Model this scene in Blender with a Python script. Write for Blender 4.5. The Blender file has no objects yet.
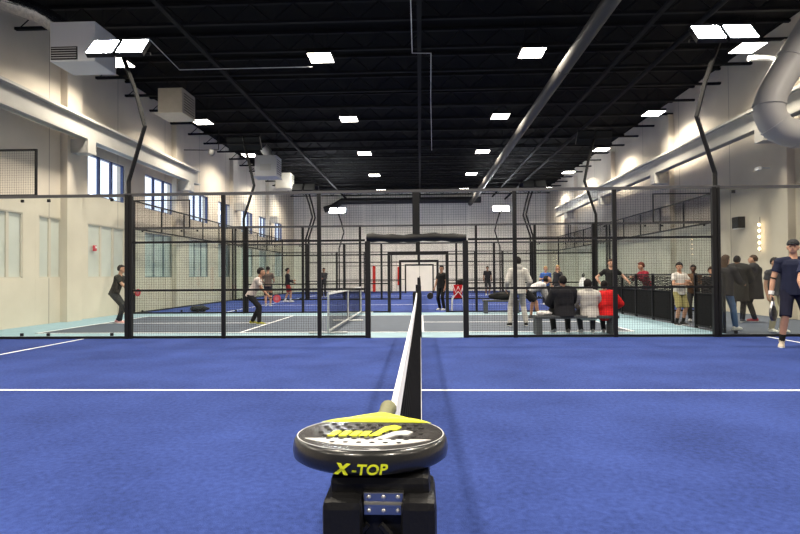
import bpy, bmesh, math, random
from math import pi, sin, cos, radians
from mathutils import Vector, Matrix
random.seed(7)
S = bpy.context.scene
COL = S.collection
V = Vector

# ------------------------------------------------------------------ materials
MATS = {}
def mat(name, color, rough=0.6, metal=0.0, noise=0.0, nscale=8.0, bump=0.0, bscale=60.0, spec=0.5, coat=0.0):
    if name in MATS: return MATS[name]
    m = bpy.data.materials.new(name); m.use_nodes = True
    nt = m.node_tree; b = nt.nodes['Principled BSDF']
    b.inputs['Base Color'].default_value = (*color, 1)
    b.inputs['Roughness'].default_value = rough
    b.inputs['Metallic'].default_value = metal
    b.inputs['Specular IOR Level'].default_value = spec
    b.inputs['Coat Weight'].default_value = coat
    if noise or bump:
        tc = nt.nodes.new('ShaderNodeTexCoord')
    if noise:
        n = nt.nodes.new('ShaderNodeTexNoise'); n.inputs['Scale'].default_value = nscale; n.inputs['Detail'].default_value = 6
        nt.links.new(tc.outputs['Object'], n.inputs['Vector'])
        r = nt.nodes.new('ShaderNodeValToRGB')
        r.color_ramp.elements[0].position = .3; r.color_ramp.elements[1].position = .7
        r.color_ramp.elements[0].color = (*[max(0, c*(1-noise)) for c in color], 1)
        r.color_ramp.elements[1].color = (*[min(1, c*(1+noise)) for c in color], 1)
        nt.links.new(n.outputs['Fac'], r.inputs['Fac']); nt.links.new(r.outputs['Color'], b.inputs['Base Color'])
    if bump:
        n2 = nt.nodes.new('ShaderNodeTexNoise'); n2.inputs['Scale'].default_value = bscale
        nt.links.new(tc.outputs['Object'], n2.inputs['Vector'])
        bp = nt.nodes.new('ShaderNodeBump'); bp.inputs['Strength'].default_value = bump; bp.inputs['Distance'].default_value = .01
        nt.links.new(n2.outputs['Fac'], bp.inputs['Height']); nt.links.new(bp.outputs['Normal'], b.inputs['Normal'])
    MATS[name] = m
    return m

def emit(name, color, strength):
    if name in MATS: return MATS[name]
    m = bpy.data.materials.new(name); m.use_nodes = True
    nt = m.node_tree; nt.nodes.clear()
    e = nt.nodes.new('ShaderNodeEmission'); e.inputs['Color'].default_value = (*color, 1); e.inputs['Strength'].default_value = strength
    o = nt.nodes.new('ShaderNodeOutputMaterial'); nt.links.new(e.outputs[0], o.inputs[0])
    MATS[name] = m
    return m

def glass(name, tint, refl=1.45, haze=0.0, hazecol=(.8, .85, .75)):
    if name in MATS: return MATS[name]
    m = bpy.data.materials.new(name); m.use_nodes = True
    nt = m.node_tree; nt.nodes.clear()
    tr = nt.nodes.new('ShaderNodeBsdfTransparent'); tr.inputs['Color'].default_value = (*tint, 1)
    gl = nt.nodes.new('ShaderNodeBsdfGlossy'); gl.inputs['Roughness'].default_value = .02
    fr = nt.nodes.new('ShaderNodeFresnel'); fr.inputs['IOR'].default_value = refl
    ge = nt.nodes.new('ShaderNodeNewGeometry'); inv = nt.nodes.new('ShaderNodeMath'); inv.operation = 'SUBTRACT'; inv.inputs[0].default_value = 1.0
    nt.links.new(ge.outputs['Backfacing'], inv.inputs[1])
    mu = nt.nodes.new('ShaderNodeMath'); mu.operation = 'MULTIPLY'; nt.links.new(fr.outputs[0], mu.inputs[0]); nt.links.new(inv.outputs[0], mu.inputs[1])
    mx = nt.nodes.new('ShaderNodeMixShader'); nt.links.new(mu.outputs[0], mx.inputs[0])
    nt.links.new(tr.outputs[0], mx.inputs[1]); nt.links.new(gl.outputs[0], mx.inputs[2])
    out = mx
    if haze:
        df = nt.nodes.new('ShaderNodeBsdfDiffuse'); df.inputs['Color'].default_value = (*hazecol, 1)
        m2 = nt.nodes.new('ShaderNodeMixShader'); m2.inputs[0].default_value = haze
        nt.links.new(mx.outputs[0], m2.inputs[1]); nt.links.new(df.outputs[0], m2.inputs[2]); out = m2
    o = nt.nodes.new('ShaderNodeOutputMaterial'); nt.links.new(out.outputs[0], o.inputs[0])
    MATS[name] = m
    return m

def panel_wall(name, color, pitch, axis):
    """painted concrete panels: noise plus a thin joint every `pitch` metres along an axis"""
    m = mat(name, color, .8, noise=.07, nscale=.9, bump=.05, bscale=25)
    nt = m.node_tree; b = nt.nodes['Principled BSDF']
    src = b.inputs['Base Color'].links[0].from_socket
    g = nt.nodes.new('ShaderNodeNewGeometry'); sx = nt.nodes.new('ShaderNodeSeparateXYZ')
    nt.links.new(g.outputs['Position'], sx.inputs[0])
    d = nt.nodes.new('ShaderNodeMath'); d.operation = 'DIVIDE'; d.inputs[1].default_value = pitch
    nt.links.new(sx.outputs[axis], d.inputs[0])
    f = nt.nodes.new('ShaderNodeMath'); f.operation = 'FRACT'; nt.links.new(d.outputs[0], f.inputs[0])
    l = nt.nodes.new('ShaderNodeMath'); l.operation = 'LESS_THAN'; l.inputs[1].default_value = .03/pitch
    nt.links.new(f.outputs[0], l.inputs[0])
    mx = nt.nodes.new('ShaderNodeMix'); mx.data_type = 'RGBA'
    nt.links.new(l.outputs[0], mx.inputs[0]); nt.links.new(src, mx.inputs[6]); mx.inputs[7].default_value = (*[c*.5 for c in color], 1)
    nt.links.new(mx.outputs[2], b.inputs['Base Color'])
    return m

def turf(name, c0, c1):
    m = bpy.data.materials.new(name); m.use_nodes = True
    nt = m.node_tree; b = nt.nodes['Principled BSDF']; b.inputs['Roughness'].default_value = .95; b.inputs['Specular IOR Level'].default_value = .15
    
    tc = nt.nodes.new('ShaderNodeTexCoord')
    def nz(s, d=5):
        n = nt.nodes.new('ShaderNodeTexNoise'); n.inputs['Scale'].default_value = s; n.inputs['Detail'].default_value = d
        nt.links.new(tc.outputs['Object'], n.inputs['Vector']); return n
    a, c, e = nz(1.1, 6), nz(26, 8), nz(160, 3)
    ad = nt.nodes.new('ShaderNodeMath'); ad.operation = 'ADD'; nt.links.new(a.outputs[0], ad.inputs[0]); nt.links.new(c.outputs[0], ad.inputs[1])
    a2 = nt.nodes.new('ShaderNodeMath'); a2.operation = 'ADD'; nt.links.new(ad.outputs[0], a2.inputs[0]); nt.links.new(e.outputs[0], a2.inputs[1])
    dv = nt.nodes.new('ShaderNodeMath'); dv.operation = 'DIVIDE'; dv.inputs[1].default_value = 3; nt.links.new(a2.outputs[0], dv.inputs[0])
    r = nt.nodes.new('ShaderNodeValToRGB'); r.color_ramp.elements[0].position = .38; r.color_ramp.elements[1].position = .62
    r.color_ramp.elements[0].color = (*c0, 1); r.color_ramp.elements[1].color = (*c1, 1)
    nt.links.new(dv.outputs[0], r.inputs[0]); nt.links.new(r.outputs[0], b.inputs['Base Color'])
    bp = nt.nodes.new('ShaderNodeBump'); bp.inputs['Strength'].default_value = .35; bp.inputs['Distance'].default_value = .01
    nt.links.new(e.outputs[0], bp.inputs['Height']); nt.links.new(bp.outputs[0], b.inputs['Normal'])
    MATS[name] = m
    return m

BLACK = mat('black_steel', (.005, .005, .006), .5, spec=.3)
WIRE = mat('black_wire', (.006, .006, .007), .7, spec=.15)
PAD = mat('black_padding', (.007, .007, .008), .5, bump=.1, bscale=90, spec=.3)
WHITE = mat('white_paint', (.8, .8, .8), .5)
LINE = mat('white_line', (.85, .86, .88), .8, noise=.06, nscale=30)
CEIL = mat('black_ceiling', (.004, .004, .005), .9, spec=.1)
JOIST = mat('black_joist', (.010, .010, .011), .8, spec=.15)
GLASS = glass('court_glass', (.965, .988, .975), 1.5)
ALU = mat('galvanised_steel', (.62, .63, .64), .35, .9, noise=.12, nscale=9)
FOIL = mat('foil_duct', (.85, .85, .87), .22, 1.0, noise=.2, nscale=14, bump=.8, bscale=9)
GREYP = mat('grey_paint', (.45, .45, .44), .5)
BEIGE = mat('beige_steel', (.42, .38, .31), .5, noise=.06, nscale=4)
UNITW = mat('unit_white', (.50, .51, .53), .45)
DUCTW = mat('duct_white', (.40, .39, .38), .5)
BEAMW = mat('beam_white', (.44, .43, .40), .5, noise=.05, nscale=3)
CABLE = mat('pale_cable', (.5, .5, .5), .5)
LAMP = emit('lamp_panel', (1.0, .93, .83), 14.0)
FLOOD = emit('flood_panel', (.93, .97, 1.0), 110.0)
FLOODOFF = mat('flood_glass_off', (.06, .065, .07), .35)
BULB = emit('warm_bulb', (1, .75, .45), 12.0)

# ------------------------------------------------------------------ mesh builder
class MB:
    def __init__(s): s.bm = bmesh.new(); s.mi = 0
    def _f(s, vs):
        try:
            f = s.bm.faces.new(vs); f.material_index = s.mi; return f
        except ValueError: return None
    def box(s, c, d, rot=None):
        hx, hy, hz = d[0]/2, d[1]/2, d[2]/2
        M = rot if rot is not None else Matrix.Identity(3)
        vs = [s.bm.verts.new(V(c)+M@V((x*hx, y*hy, z*hz))) for x in (-1, 1) for y in (-1, 1) for z in (-1, 1)]
        for q in ((0,1,3,2),(4,6,7,5),(0,4,5,1),(2,3,7,6),(0,2,6,4),(1,5,7,3)): s._f([vs[i] for i in q])
        return s
    def span(s, a, b):
        return s.box([(a[i]+b[i])/2 for i in range(3)], [abs(b[i]-a[i]) for i in range(3)])
    def loft(s, rings, n=12, cap=True):
        """rings: (centre, ax, ay, rx, ry)"""
        rs = []
        for c, ax, ay, rx, ry in rings:
            rs.append([s.bm.verts.new(V(c)+V(ax)*rx*cos(2*pi*k/n)+V(ay)*ry*sin(2*pi*k/n)) for k in range(n)])
        for a, b in zip(rs, rs[1:]):
            for k in range(n): s._f([a[k], a[(k+1)%n], b[(k+1)%n], b[k]])
        if cap:
            s._f(list(reversed(rs[0]))); s._f(rs[-1])
        return s
    def tube(s, pts, r, n=10, r2=None, sq=1.0):
        pts = [V(p) for p in pts]; rings = []; up = None
        for i, p in enumerate(pts):
            t = (pts[min(i+1, len(pts)-1)]-pts[max(i-1, 0)]).normalized()
            if up is None:
                up = V((0, 0, 1)) if abs(t.z) < .9 else V((0, 1, 0))
            ax = t.cross(up).normalized(); ay = ax.cross(t).normalized(); up = ay
            f = i/(len(pts)-1) if len(pts) > 1 else 0
            rr = r[i] if isinstance(r, (list, tuple)) else (r+(r2-r)*f if r2 is not None else r)
            rings.append((p, ax, ay, rr, rr*sq))
        # orient so that normals point outwards
        return s.loft([(c, ay, ax, ry, rx) for c, ax, ay, rx, ry in rings], n)
    def capsule(s, a, b, r0, r1, n=12):
        a, b = V(a), V(b); t = (b-a)
        if t.length < 1e-5: t = V((0, 0, 1e-4))
        L = t.length; t.normalize()
        pts, rs = [], []
        for k in range(1, 5):
            an = pi/2*(1-k/4); pts.append(a-t*r0*sin(an)); rs.append(max(.002, r0*cos(an)))
        pts[-1] = a
        for k in range(0, 4):
            an = pi/2*k/4; pts.append(b+t*r1*sin(an)); rs.append(max(.002, r1*cos(an)))
        return s.tube(pts, rs, n)
    def ell(s, c, r, M=None, n=12, m=8, fn=None):
        M = M if M is not None else Matrix.Identity(3); rows = []
        top = s.bm.verts.new(V(c)+M@V((0, 0, r[2]))); bot = s.bm.verts.new(V(c)+M@V((0, 0, -r[2])))
        for j in range(1, m):
            t = pi*j/m; row = []
            for k in range(n):
                d = V((sin(t)*cos(2*pi*k/n), sin(t)*sin(2*pi*k/n), cos(t)))
                f = fn(d) if fn else 1.0
                row.append(s.bm.verts.new(V(c)+M@V((d.x*r[0]*f, d.y*r[1]*f, d.z*r[2]*f))))
            rows.append(row)
        for k in range(n): s._f([top, rows[0][k], rows[0][(k+1)%n]]); s._f([bot, rows[-1][(k+1)%n], rows[-1][k]])
        for a, b in zip(rows, rows[1:]):
            for k in range(n): s._f([a[k], b[k], b[(k+1)%n], a[(k+1)%n]])
        return s
    def prism(s, poly, z0, z1, M=None, o=(0, 0, 0)):
        M = M if M is not None else Matrix.Identity(3)
        A = [s.bm.verts.new(V(o)+M@V((x, y, z0))) for x, y in poly]; B = [s.bm.verts.new(V(o)+M@V((x, y, z1))) for x, y in poly]
        n = len(poly); s._f(list(reversed(A))); s._f(B)
        for i in range(n): s._f([A[i], A[(i+1)%n], B[(i+1)%n], B[i]])
        return s
    def build(s, name, mats, parent=None, smooth=False, bevel=0, loc=None):
        me = bpy.data.meshes.new(name)
        if not isinstance(mats, (list, tuple)): mats = [mats]
        bmesh.ops.recalc_face_normals(s.bm, faces=s.bm.faces)
        if bevel:
            es = [e for e in s.bm.edges if len(e.link_faces) == 2 and e.calc_face_angle(0) > .6]
            bmesh.ops.bevel(s.bm, geom=es, offset=bevel, segments=2, affect='EDGES', profile=.6, clamp_overlap=True)
        if smooth:
            for f in s.bm.faces: f.smooth = True
            for e in s.bm.edges:
                if len(e.link_faces) == 2 and e.calc_face_angle(0) > radians(50): e.smooth = False
        s.bm.to_mesh(me); s.bm.free()
        for m in mats: me.materials.append(m)
        o = bpy.data.objects.new(name, me); COL.objects.link(o)
        if parent: o.parent = parent
        if loc: o.location = loc
        return o

def tag(o, label, cat, group=None, kind=None):
    o['label'] = label; o['category'] = cat
    if group: o['group'] = group
    if kind: o['kind'] = kind
    return o
def thing(name, label, cat, loc=(0, 0, 0), rz=0, group=None):
    o = bpy.data.objects.new(name, None); COL.objects.link(o); o.empty_display_size = .1
    o.location = loc; o.rotation_euler = (0, 0, rz)
    return tag(o, label, cat, group)
def struct(o, label=None, cat=None):
    o['kind'] = 'structure'
    if label: o['label'] = label
    if cat: o['category'] = cat
    return o
def kids(o): return [c for c in COL.objects if c.parent == o]
def copy_tree(o, parent=None):
    c = o.copy(); COL.objects.link(c)
    if parent: c.parent = parent
    for ch in kids(o): copy_tree(ch, c)
    return c
def smoothpath(pts, k=4):
    """Catmull-Rom through points"""
    P = [V(p) for p in pts]; out = []
    for i in range(len(P)-1):
        p0, p1, p2, p3 = P[max(i-1, 0)], P[i], P[i+1], P[min(i+2, len(P)-1)]
        for j in range(k):
            t = j/k
            out.append(.5*((2*p1)+(p2-p0)*t+(2*p0-5*p1+4*p2-p3)*t*t+(3*p1-p0-3*p2+p3)*t**3))
    out.append(P[-1]); return out

# ------------------------------------------------------------------ people
def remeshed(mb, voxel, smooth=4):
    me = bpy.data.meshes.new('tmp'); bmesh.ops.recalc_face_normals(mb.bm, faces=mb.bm.faces); mb.bm.to_mesh(me); mb.bm.free()
    o = bpy.data.objects.new('tmp', me); COL.objects.link(o)
    r = o.modifiers.new('r', 'REMESH'); r.mode = 'VOXEL'; r.voxel_size = voxel
    if smooth:
        sm = o.modifiers.new('s', 'SMOOTH'); sm.factor = .5; sm.iterations = smooth
    dg = bpy.context.evaluated_depsgraph_get()
    res = bpy.data.meshes.new_from_object(o.evaluated_get(dg))
    bpy.data.objects.remove(o); bpy.data.meshes.remove(me)
    return res

def ik(a, b, l1, l2, hint):
    a, b = V(a), V(b); d = b-a; L = d.length
    if L > (l1+l2)*.995: b = a+d*((l1+l2)*.995/L); d = b-a; L = d.length
    x = (l1*l1-l2*l2+L*L)/(2*L); h = math.sqrt(max(0, l1*l1-x*x)); t = d/L
    hv = V(hint); hv = hv-t*hv.dot(t)
    hv = hv.normalized() if hv.length > 1e-4 else V((0, 1, 0))
    return a+t*x+hv*h, b

def add_hand(mb, wrist, d, palmn, side, k, curl):
    """palm and five fingers; d = pointing direction, palmn = palm normal, side +1 right hand"""
    d = V(d).normalized(); n = V(palmn); n = (n-d*n.dot(d)).normalized(); w = d.cross(n).normalized()
    if side < 0: w = -w
    # w points towards the thumb
    pc = V(wrist)+d*.05*k
    mb.loft([(V(wrist)-d*.01*k, w, n, .026*k, .018*k), (V(wrist)+d*.03*k, w, n, .037*k, .016*k), (V(wrist)+d*.075*k, w, n, .042*k, .014*k), (V(wrist)+d*.092*k, w, n, .040*k, .011*k)], 10)
    for i, (off, L) in enumerate(((.030, .070), (.010, .078), (-.010, .073), (-.029, .058))):
        p = V(wrist)+d*.085*k+w*off*k; pts = [V(wrist)+d*.06*k+w*off*.9*k, p]; ang = 0
        for j, fr in enumerate((.45, .32, .23)):
            ang += curl*(.9, 1.1, .7)[j]
            dd = d*cos(ang)+n*sin(ang); p = p+dd*L*fr*k; pts.append(p)
        mb.tube(pts, [.0085*k, .0085*k, .008*k, .0072*k, .005*k], 8)
    p = V(wrist)+d*.02*k+w*.028*k; t1 = (w*.75+d*.65+n*.25*(1+curl)).normalized(); t2 = (d*.9+w*.25+n*(.2+.6*curl)).normalized()
    mb.tube([V(wrist)+d*.015*k+w*.01*k, p, p+t1*.032*k, p+t1*.032*k+t2*.03*k, p+t1*.032*k+t2*.048*k], [.012*k, .0115*k, .010*k, .009*k, .005*k], 8)

SKINS = dict(light=(.50, .28, .19), tan=(.42, .23, .15), mid=(.30, .16, .10), dark=(.09, .045, .03))
HAIRS = dict(black=(.012, .010, .010), brown=(.05, .028, .018), red=(.12, .030, .02), blond=(.40, .26, .12), grey=(.3, .3, .3))
def cloth(c, rough=.85):
    return mat('cloth_%02x%02x%02x' % tuple(int(255*x) for x in c), c, rough, noise=.12, nscale=7, bump=.25, bscale=40, spec=.2)

def person(label, pos, face, H=1.75, pose=None, skin='light', hair='black', hairstyle='short', top=(.02, .02, .02), sleeves='short', topname='shirt',
           bottom=(.02, .02, .03), legs='long', shoes=(.6, .6, .6), socks=None, puff=0.0, hood=False, longtop=0.0, hide=(), voxel=.013, build=1.0, extras=None, group=None, bottomname=None):
    k = H/1.75; q = pose or {}
    root = thing('person', label, 'person', (pos[0], pos[1], 0), radians(face), group)
    K = lambda p: V(p)*k
    pelvis = K(q.get('pelvis', (0, 0, .95))); neck = K(q.get('neck', (0, .0, 1.46))); belly = K(q.get('belly', ((pelvis+neck)/2/k)+V((0, .015, 0))))
    yaw = radians(q.get('twist', 0)); rs = V((cos(yaw), sin(yaw), 0)); rp = V((cos(yaw*.3), sin(yaw*.3), 0))
    spine = (neck-pelvis).normalized()
    rs = (rs-spine*rs.dot(spine)).normalized(); rp = (rp-spine*rp.dot(spine)).normalized()
    fs = spine.cross(rs).normalized(); fp = spine.cross(rp).normalized()
    sh = {s: neck-spine*.075*k+rs*s*.178*k*build+V(q.get('shrug', (0, 0, 0)))*k for s in (-1, 1)}
    hip = {s: pelvis-spine*.05*k+rp*s*.088*k for s in (-1, 1)}
    wr, el, an, kn = {}, {}, {}, {}
    for s, n in ((-1, 'l'), (1, 'r')):
        w = q.get(n+'w'); h = q.get(n+'eh', (s*.5, -1, -.3))
        w = K(w) if w else sh[s]+K((s*.07, .05, -.53))
        el[s], wr[s] = ik(sh[s], w, .29*k, .255*k, h)
        a = K(q.get(n+'a', (s*.10, -.01, .085)))
        kn[s], an[s] = ik(hip[s], a, .425*k, .425*k, q.get(n+'kh', (s*.15, 1, 0)))
    hy, hp, hr = q.get('head', (0, 0, 0))
    HR = (Matrix.Rotation(radians(hy), 3, 'Z') @ Matrix.Rotation(radians(-hp), 3, 'X') @ Matrix.Rotation(radians(hr), 3, 'Y'))
    hd = K(q['headc']) if 'headc' in q else neck+(spine*.55+V((0, 0, .45))).normalized()*.165*k+HR@V((0, .022, 0))*k
    # ---- body
    b = MB(); B = build
    def torso(mb, e, lo=0.0, neckring=True, ext=0.0):
        R = [(pelvis-spine*(.10+lo)*k, rp, fp, (.13+e+ext)*k, (.10+e+ext)*k), (pelvis, rp, fp, .163*k*B+e, .115*k*B+e), (pelvis*.55+belly*.45, rp, fp, .152*k*B+e, .108*k*B+e),
             (belly*.9+neck*.1, (rs+rp).normalized(), (fs+fp).normalized(), .148*k*B+e, .108*k*B+e), (belly*.45+neck*.55, rs, fs, .168*k*B+e, .118*k*B+e),
             (belly*.20+neck*.80, rs, fs, .152*k*B+e, .100*k*B+e), (neck-spine*.022*k, rs, fs, .075*k+e, .062*k+e)]
        if neckring: R.append((neck+spine*.012*k, rs, fs, .06*k+e*.5, .058*k+e*.5))
        mb.loft(R, 16)
        for s in (-1, 1): mb.capsule(neck-spine*.045*k+rs*s*.07*k, sh[s], .052*k+e, .060*k+e)
    torso(b, 0)
    b.capsule(neck-spine*.03*k, hd-HR@V((0, .02, .05))*k, .056*k, .053*k)
    for s in (-1, 1):
        b.capsule(sh[s], el[s], .052*k, .040*k); b.capsule(el[s], el[s]*.6+wr[s]*.4, .040*k, .040*k); b.capsule(el[s]*.6+wr[s]*.4, wr[s], .040*k, .027*k)
        b.capsule(hip[s], kn[s], .086*k, .056*k); m_ = kn[s]*.7+an[s]*.3-V((0, .012, 0))*k
        b.capsule(kn[s], m_, .054*k, .056*k); b.capsule(m_, an[s], .056*k, .037*k)
    # head: skull, jaw, nose, brow, ears
    def hp_(x, y, z): return hd+HR@V((x, y, z))*k
    b.ell(hp_(0, -.008, .012), (.076*k, .094*k, .104*k), HR, 16, 12); b.ell(hp_(0, .026, -.052), (.055*k, .062*k, .062*k), HR, 14, 10)
    b.capsule(hp_(0, .080, .018), hp_(0, .100, -.022), .011*k, .016*k, 8)
    b.capsule(hp_(-.03, .076, .028), hp_(.03, .076, .028), .013*k, .013*k, 8)
    b.capsule(hp_(-.016, .081, -.052), hp_(.016, .081, -.052), .010*k, .010*k, 8)
    for s in (-1, 1): b.ell(hp_(s*.078, -.002, -.005), (.012*k, .022*k, .033*k), HR, 8, 6)
    bodyme = remeshed(b, voxel)
    # hands are joined to the body mesh
    hb = MB()
    for s, n in ((-1, 'l'), (1, 'r')):
        if n+'hand' in hide: continue
        fd = (wr[s]-el[s]).normalized()
        d = V(q.get(n+'hd', fd)); pn = V(q.get(n+'pn', rs*(-s)+fs*.3))
        add_hand(hb, wr[s], d, pn, s, k, q.get(n+'curl', .35))
    hb.bm.from_mesh(bodyme); bpy.data.meshes.remove(bodyme)
    sk = mat('skin_'+skin, SKINS[skin], .55, noise=.05, nscale=6, spec=.35)
    hb.build('body', sk, root, smooth=True)
    # ---- top
    t = MB(); e = .016*k+puff; torso(t, e, longtop, neckring=sleeves != 'short', ext=.03*k+ (.01 if longtop else 0))
    for s in (-1, 1):
        if sleeves == 'short':
            c = sh[s]*.42+el[s]*.58; t.capsule(sh[s], sh[s]*.6+el[s]*.4, .066*k+puff, .064*k+puff); t.tube([sh[s]*.7+el[s]*.3, c], [.066*k, .070*k], 12)
        else:
            t.capsule(sh[s], el[s], .066*k+puff, .056*k+puff*.8); t.capsule(el[s], el[s]*.15+wr[s]*.85, .056*k+puff*.8, .043*k+puff*.5); t.tube([el[s]*.3+wr[s]*.7, el[s]*.03+wr[s]*.97], [.046*k+puff*.4, .040*k+puff*.3], 12)
    if hood:
        t.ell(neck-fs*.075*k+spine*.03*k, (.10*k, .06*k, .085*k), None, 12, 8); t.capsule(neck-rs*.08*k-fs*.02*k+spine*.02*k, neck+rs*.08*k-fs*.02*k+spine*.02*k, .045*k, .045*k)
    me = remeshed(t, voxel, 3)
    o = bpy.data.objects.new(topname, me); me.materials.append(cloth(top)); COL.objects.link(o); o.parent = root
    for p_ in me.polygons: p_.use_smooth = True
    # ---- bottoms
    g = MB(); e = .010*k
    g.loft([(pelvis-spine*.11*k, rp, fp, .11*k, .09*k), (pelvis-spine*.03*k, rp, fp, .168*k*B+e, .118*k*B+e), (pelvis+spine*.06*k, rp, fp, .158*k*B+e, .112*k*B+e)], 16)
    for s in (-1, 1):
        if legs == 'long':
            g.capsule(hip[s], kn[s], .096*k*B, .072*k); g.capsule(kn[s], kn[s]*.4+an[s]*.6, .072*k, .068*k); g.tube([kn[s]*.5+an[s]*.5, an[s]+V((0, 0, -.02))*k], [.068*k, .060*k], 12)
        else:
            f = .88 if legs == 'short' else 1.0; c = hip[s]*(1-f)+kn[s]*f
            g.capsule(hip[s], hip[s]*.4+kn[s]*.6, .100*k*B, .086*k); g.tube([hip[s]*.6+kn[s]*.4, c], [.092*k, .088*k], 12)
    me = remeshed(g, voxel, 3)
    o = bpy.data.objects.new(bottomname or ('trousers' if legs == 'long' else 'shorts'), me); me.materials.append(cloth(bottom)); COL.objects.link(o); o.parent = root
    for p_ in me.polygons: p_.use_smooth = True
    # ---- shoes and socks
    for s, n in ((-1, 'l'), (1, 'r')):
        fd = V(q.get(n+'f', (s*.12, 1, 0))).normalized(); rt = fd.cross(V((0, 0, 1))).normalized(); up = rt.cross(fd).normalized()
        a = an[s]; base = a-up*.085*k
        m = MB(); P = lambda y, z: base+fd*y*k+up*z*k
        m.loft([(P(-.075, .04), rt, up, .026*k, .036*k), (P(-.055, .048), rt, up, .036*k, .047*k), (P(.0, .05), rt, up, .040*k, .050*k), (P(.07, .038), rt, up, .044*k, .037*k),
                (P(.13, .030), rt, up, .046*k, .029*k), (P(.175, .024), rt, up, .036*k, .022*k), (P(.192, .02), rt, up, .018*k, .013*k)], 12)
        m.mi = 1; m.loft([(P(-.08, .009), rt, up, .030*k, .011*k), (P(.0, .009), rt, up, .042*k, .011*k), (P(.12, .009), rt, up, .049*k, .011*k), (P(.196, .012), rt, up, .028*k, .010*k)], 10)
        m.mi = 0; m.tube([a, a+(kn[s]-a).normalized()*.03*k], [.045*k, .043*k], 10)
        m.build('shoe', [cloth(shoes, .6), WHITE], root, smooth=True)
        if socks:
            c = MB(); c.tube([a+(kn[s]-a).normalized()*(-.01)*k, a+(kn[s]-a).normalized()*.13*k], [.042*k, .047*k], 12); c.build('sock', cloth(socks), root, smooth=True)
    # ---- face, hair
    for s in (-1, 1):
        fb = MB(); fb.ell(hp_(s*.031, .0835, .008), (.011*k, .008*k, .008*k), HR, 8, 6); fb.build('eye', mat('eye_dark', (.02, .015, .012), .2), root, smooth=True)
    fb = MB(); fb.ell(hp_(0, .0895, -.053), (.022*k, .006*k, .006*k), HR, 8, 6); fb.build('mouth', mat('lip', (.30, .10, .09), .5), root, smooth=True)
    if hairstyle != 'none':
        hm = mat('hair_'+hair, HAIRS[hair], .75, noise=.3, nscale=30, bump=.6, bscale=60, spec=.2)
        h = MB(); big = {'short': 1.06, 'full': 1.17, 'afro': 1.28, 'long': 1.06, 'bun': 1.0}[hairstyle]
        def fn(d):
            wob = 1+.035*sin(9*d.x+3*d.z)*cos(7*d.y+5*d.z)
            if d.y > .22 and d.z < .36: return .80
            if d.z < -.45: return .82
            if abs(d.x) > .75 and d.z < -.1 and d.y > -.1: return .84
            return big*wob
        h.ell(hp_(0, -.014, .020), (.084*k, .102*k, .110*k), HR, 20, 14, fn)
        if hairstyle == 'long':
            h.loft([(hp_(0, -.05, .03), HR@V((1, 0, 0)), HR@V((0, 1, 0)), .085*k, .065*k), (hp_(0, -.075, -.10), HR@V((1, 0, 0)), HR@V((0, 1, 0)), .088*k, .05*k),
                    (hp_(0, -.10, -.24), rs, fs, .085*k, .042*k), (hp_(0, -.115, -.36), rs, fs, .05*k, .025*k)], 12)
        if hairstyle == 'bun': h.ell(hp_(0, -.06, .13), (.045*k, .045*k, .04*k), HR, 10, 8)
        h.build('hair', hm, root, smooth=True)
    info = dict(root=root, hp=hp_, HR=HR, wr=wr, el=el, sh=sh, kn=kn, an=an, k=k, neck=neck, pelvis=pelvis, rs=rs, fs=fs, hd=hd)
    bpy.context.view_layer.update()
    return info

def world(info, p):
    r = info['root']; return Matrix.Translation(r.location) @ Matrix.Rotation(r.rotation_euler[2], 4, 'Z') @ V(p)

# the man with the cap, front right on the near court
A = person('man in dark cap and navy shirt walking with a padel racket held low', (6.46, 8.46), 160, 1.83,
    dict(rw=(.33, .06, .86), lw=(-.30, .08, .88), ra=(.19, .04, .085), la=(-.21, .02, .085), reh=(1, -.6, 0), head=(-18, -6, 0), rhd=(.02, .25, -1), rcurl=1.1, rpn=(-1, .3, 0), twist=4, rf=(.3, 1, 0)),
    'light', hairstyle='none', top=(.016, .02, .045), bottom=(.012, .013, .03), legs='knee', shoes=(.50, .44, .36), socks=(.015, .015, .015), voxel=.009, build=1.13)
k = A['k']
m = MB()
def capfn(d): return 1.0 if d.z > -.05 else .93
m.ell(A['hp'](0, -.010, .052), (.088*k, .108*k, .088*k), A['HR'], 20, 14, capfn); m.build('cap_crown', cloth((.03, .032, .036)), A['root'], smooth=True)
m = MB(); HRx = A['HR']@Matrix.Rotation(radians(-14), 3, 'X')
m.prism([(-.07*k, 0), (.07*k, 0), (.066*k, .05*k), (.045*k, .078*k), (0, .09*k), (-.045*k, .078*k), (-.066*k, .05*k)], 0, .006, HRx, A['hp'](0, .082, .052)); m.build('cap_brim', cloth((.022, .023, .026)), A['root'])
m = MB(); c = A['hp'](0, .098, .088); m.box(c, (.034, .012, .026), A['HR']); m.build('cap_badge', cloth((.10, .10, .11)), A['root'])['label'] = 'paler badge on the front of the cap'
m = MB(); a_, b_ = A['el'][1], A['wr'][1]; m.tube([a_*.22+b_*.78, a_*-.02+b_*1.02], [.043*k, .040*k], 14); m.build('wristband', cloth((.75, .75, .75)), A['root'], smooth=True)['label'] = 'white wristband'
m = MB(); a_, b_ = A['sh'][1], A['el'][1]; m.tube([a_*.08+b_*.92, b_*1.0+A['wr'][1]*.0], [.048*k, .047*k], 14); m.build('elbow_strap', cloth((.02, .02, .02)), A['root'], smooth=True)['label'] = 'dark strap below the sleeve'
m = MB(); a_, b_ = A['el'][-1], A['wr'][-1]; m.tube([a_*.2+b_*.8, b_], [.043*k, .040*k], 14); m.build('wristband', cloth((.75, .75, .75)), A['root'], smooth=True)['label'] = 'white wristband'

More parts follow.
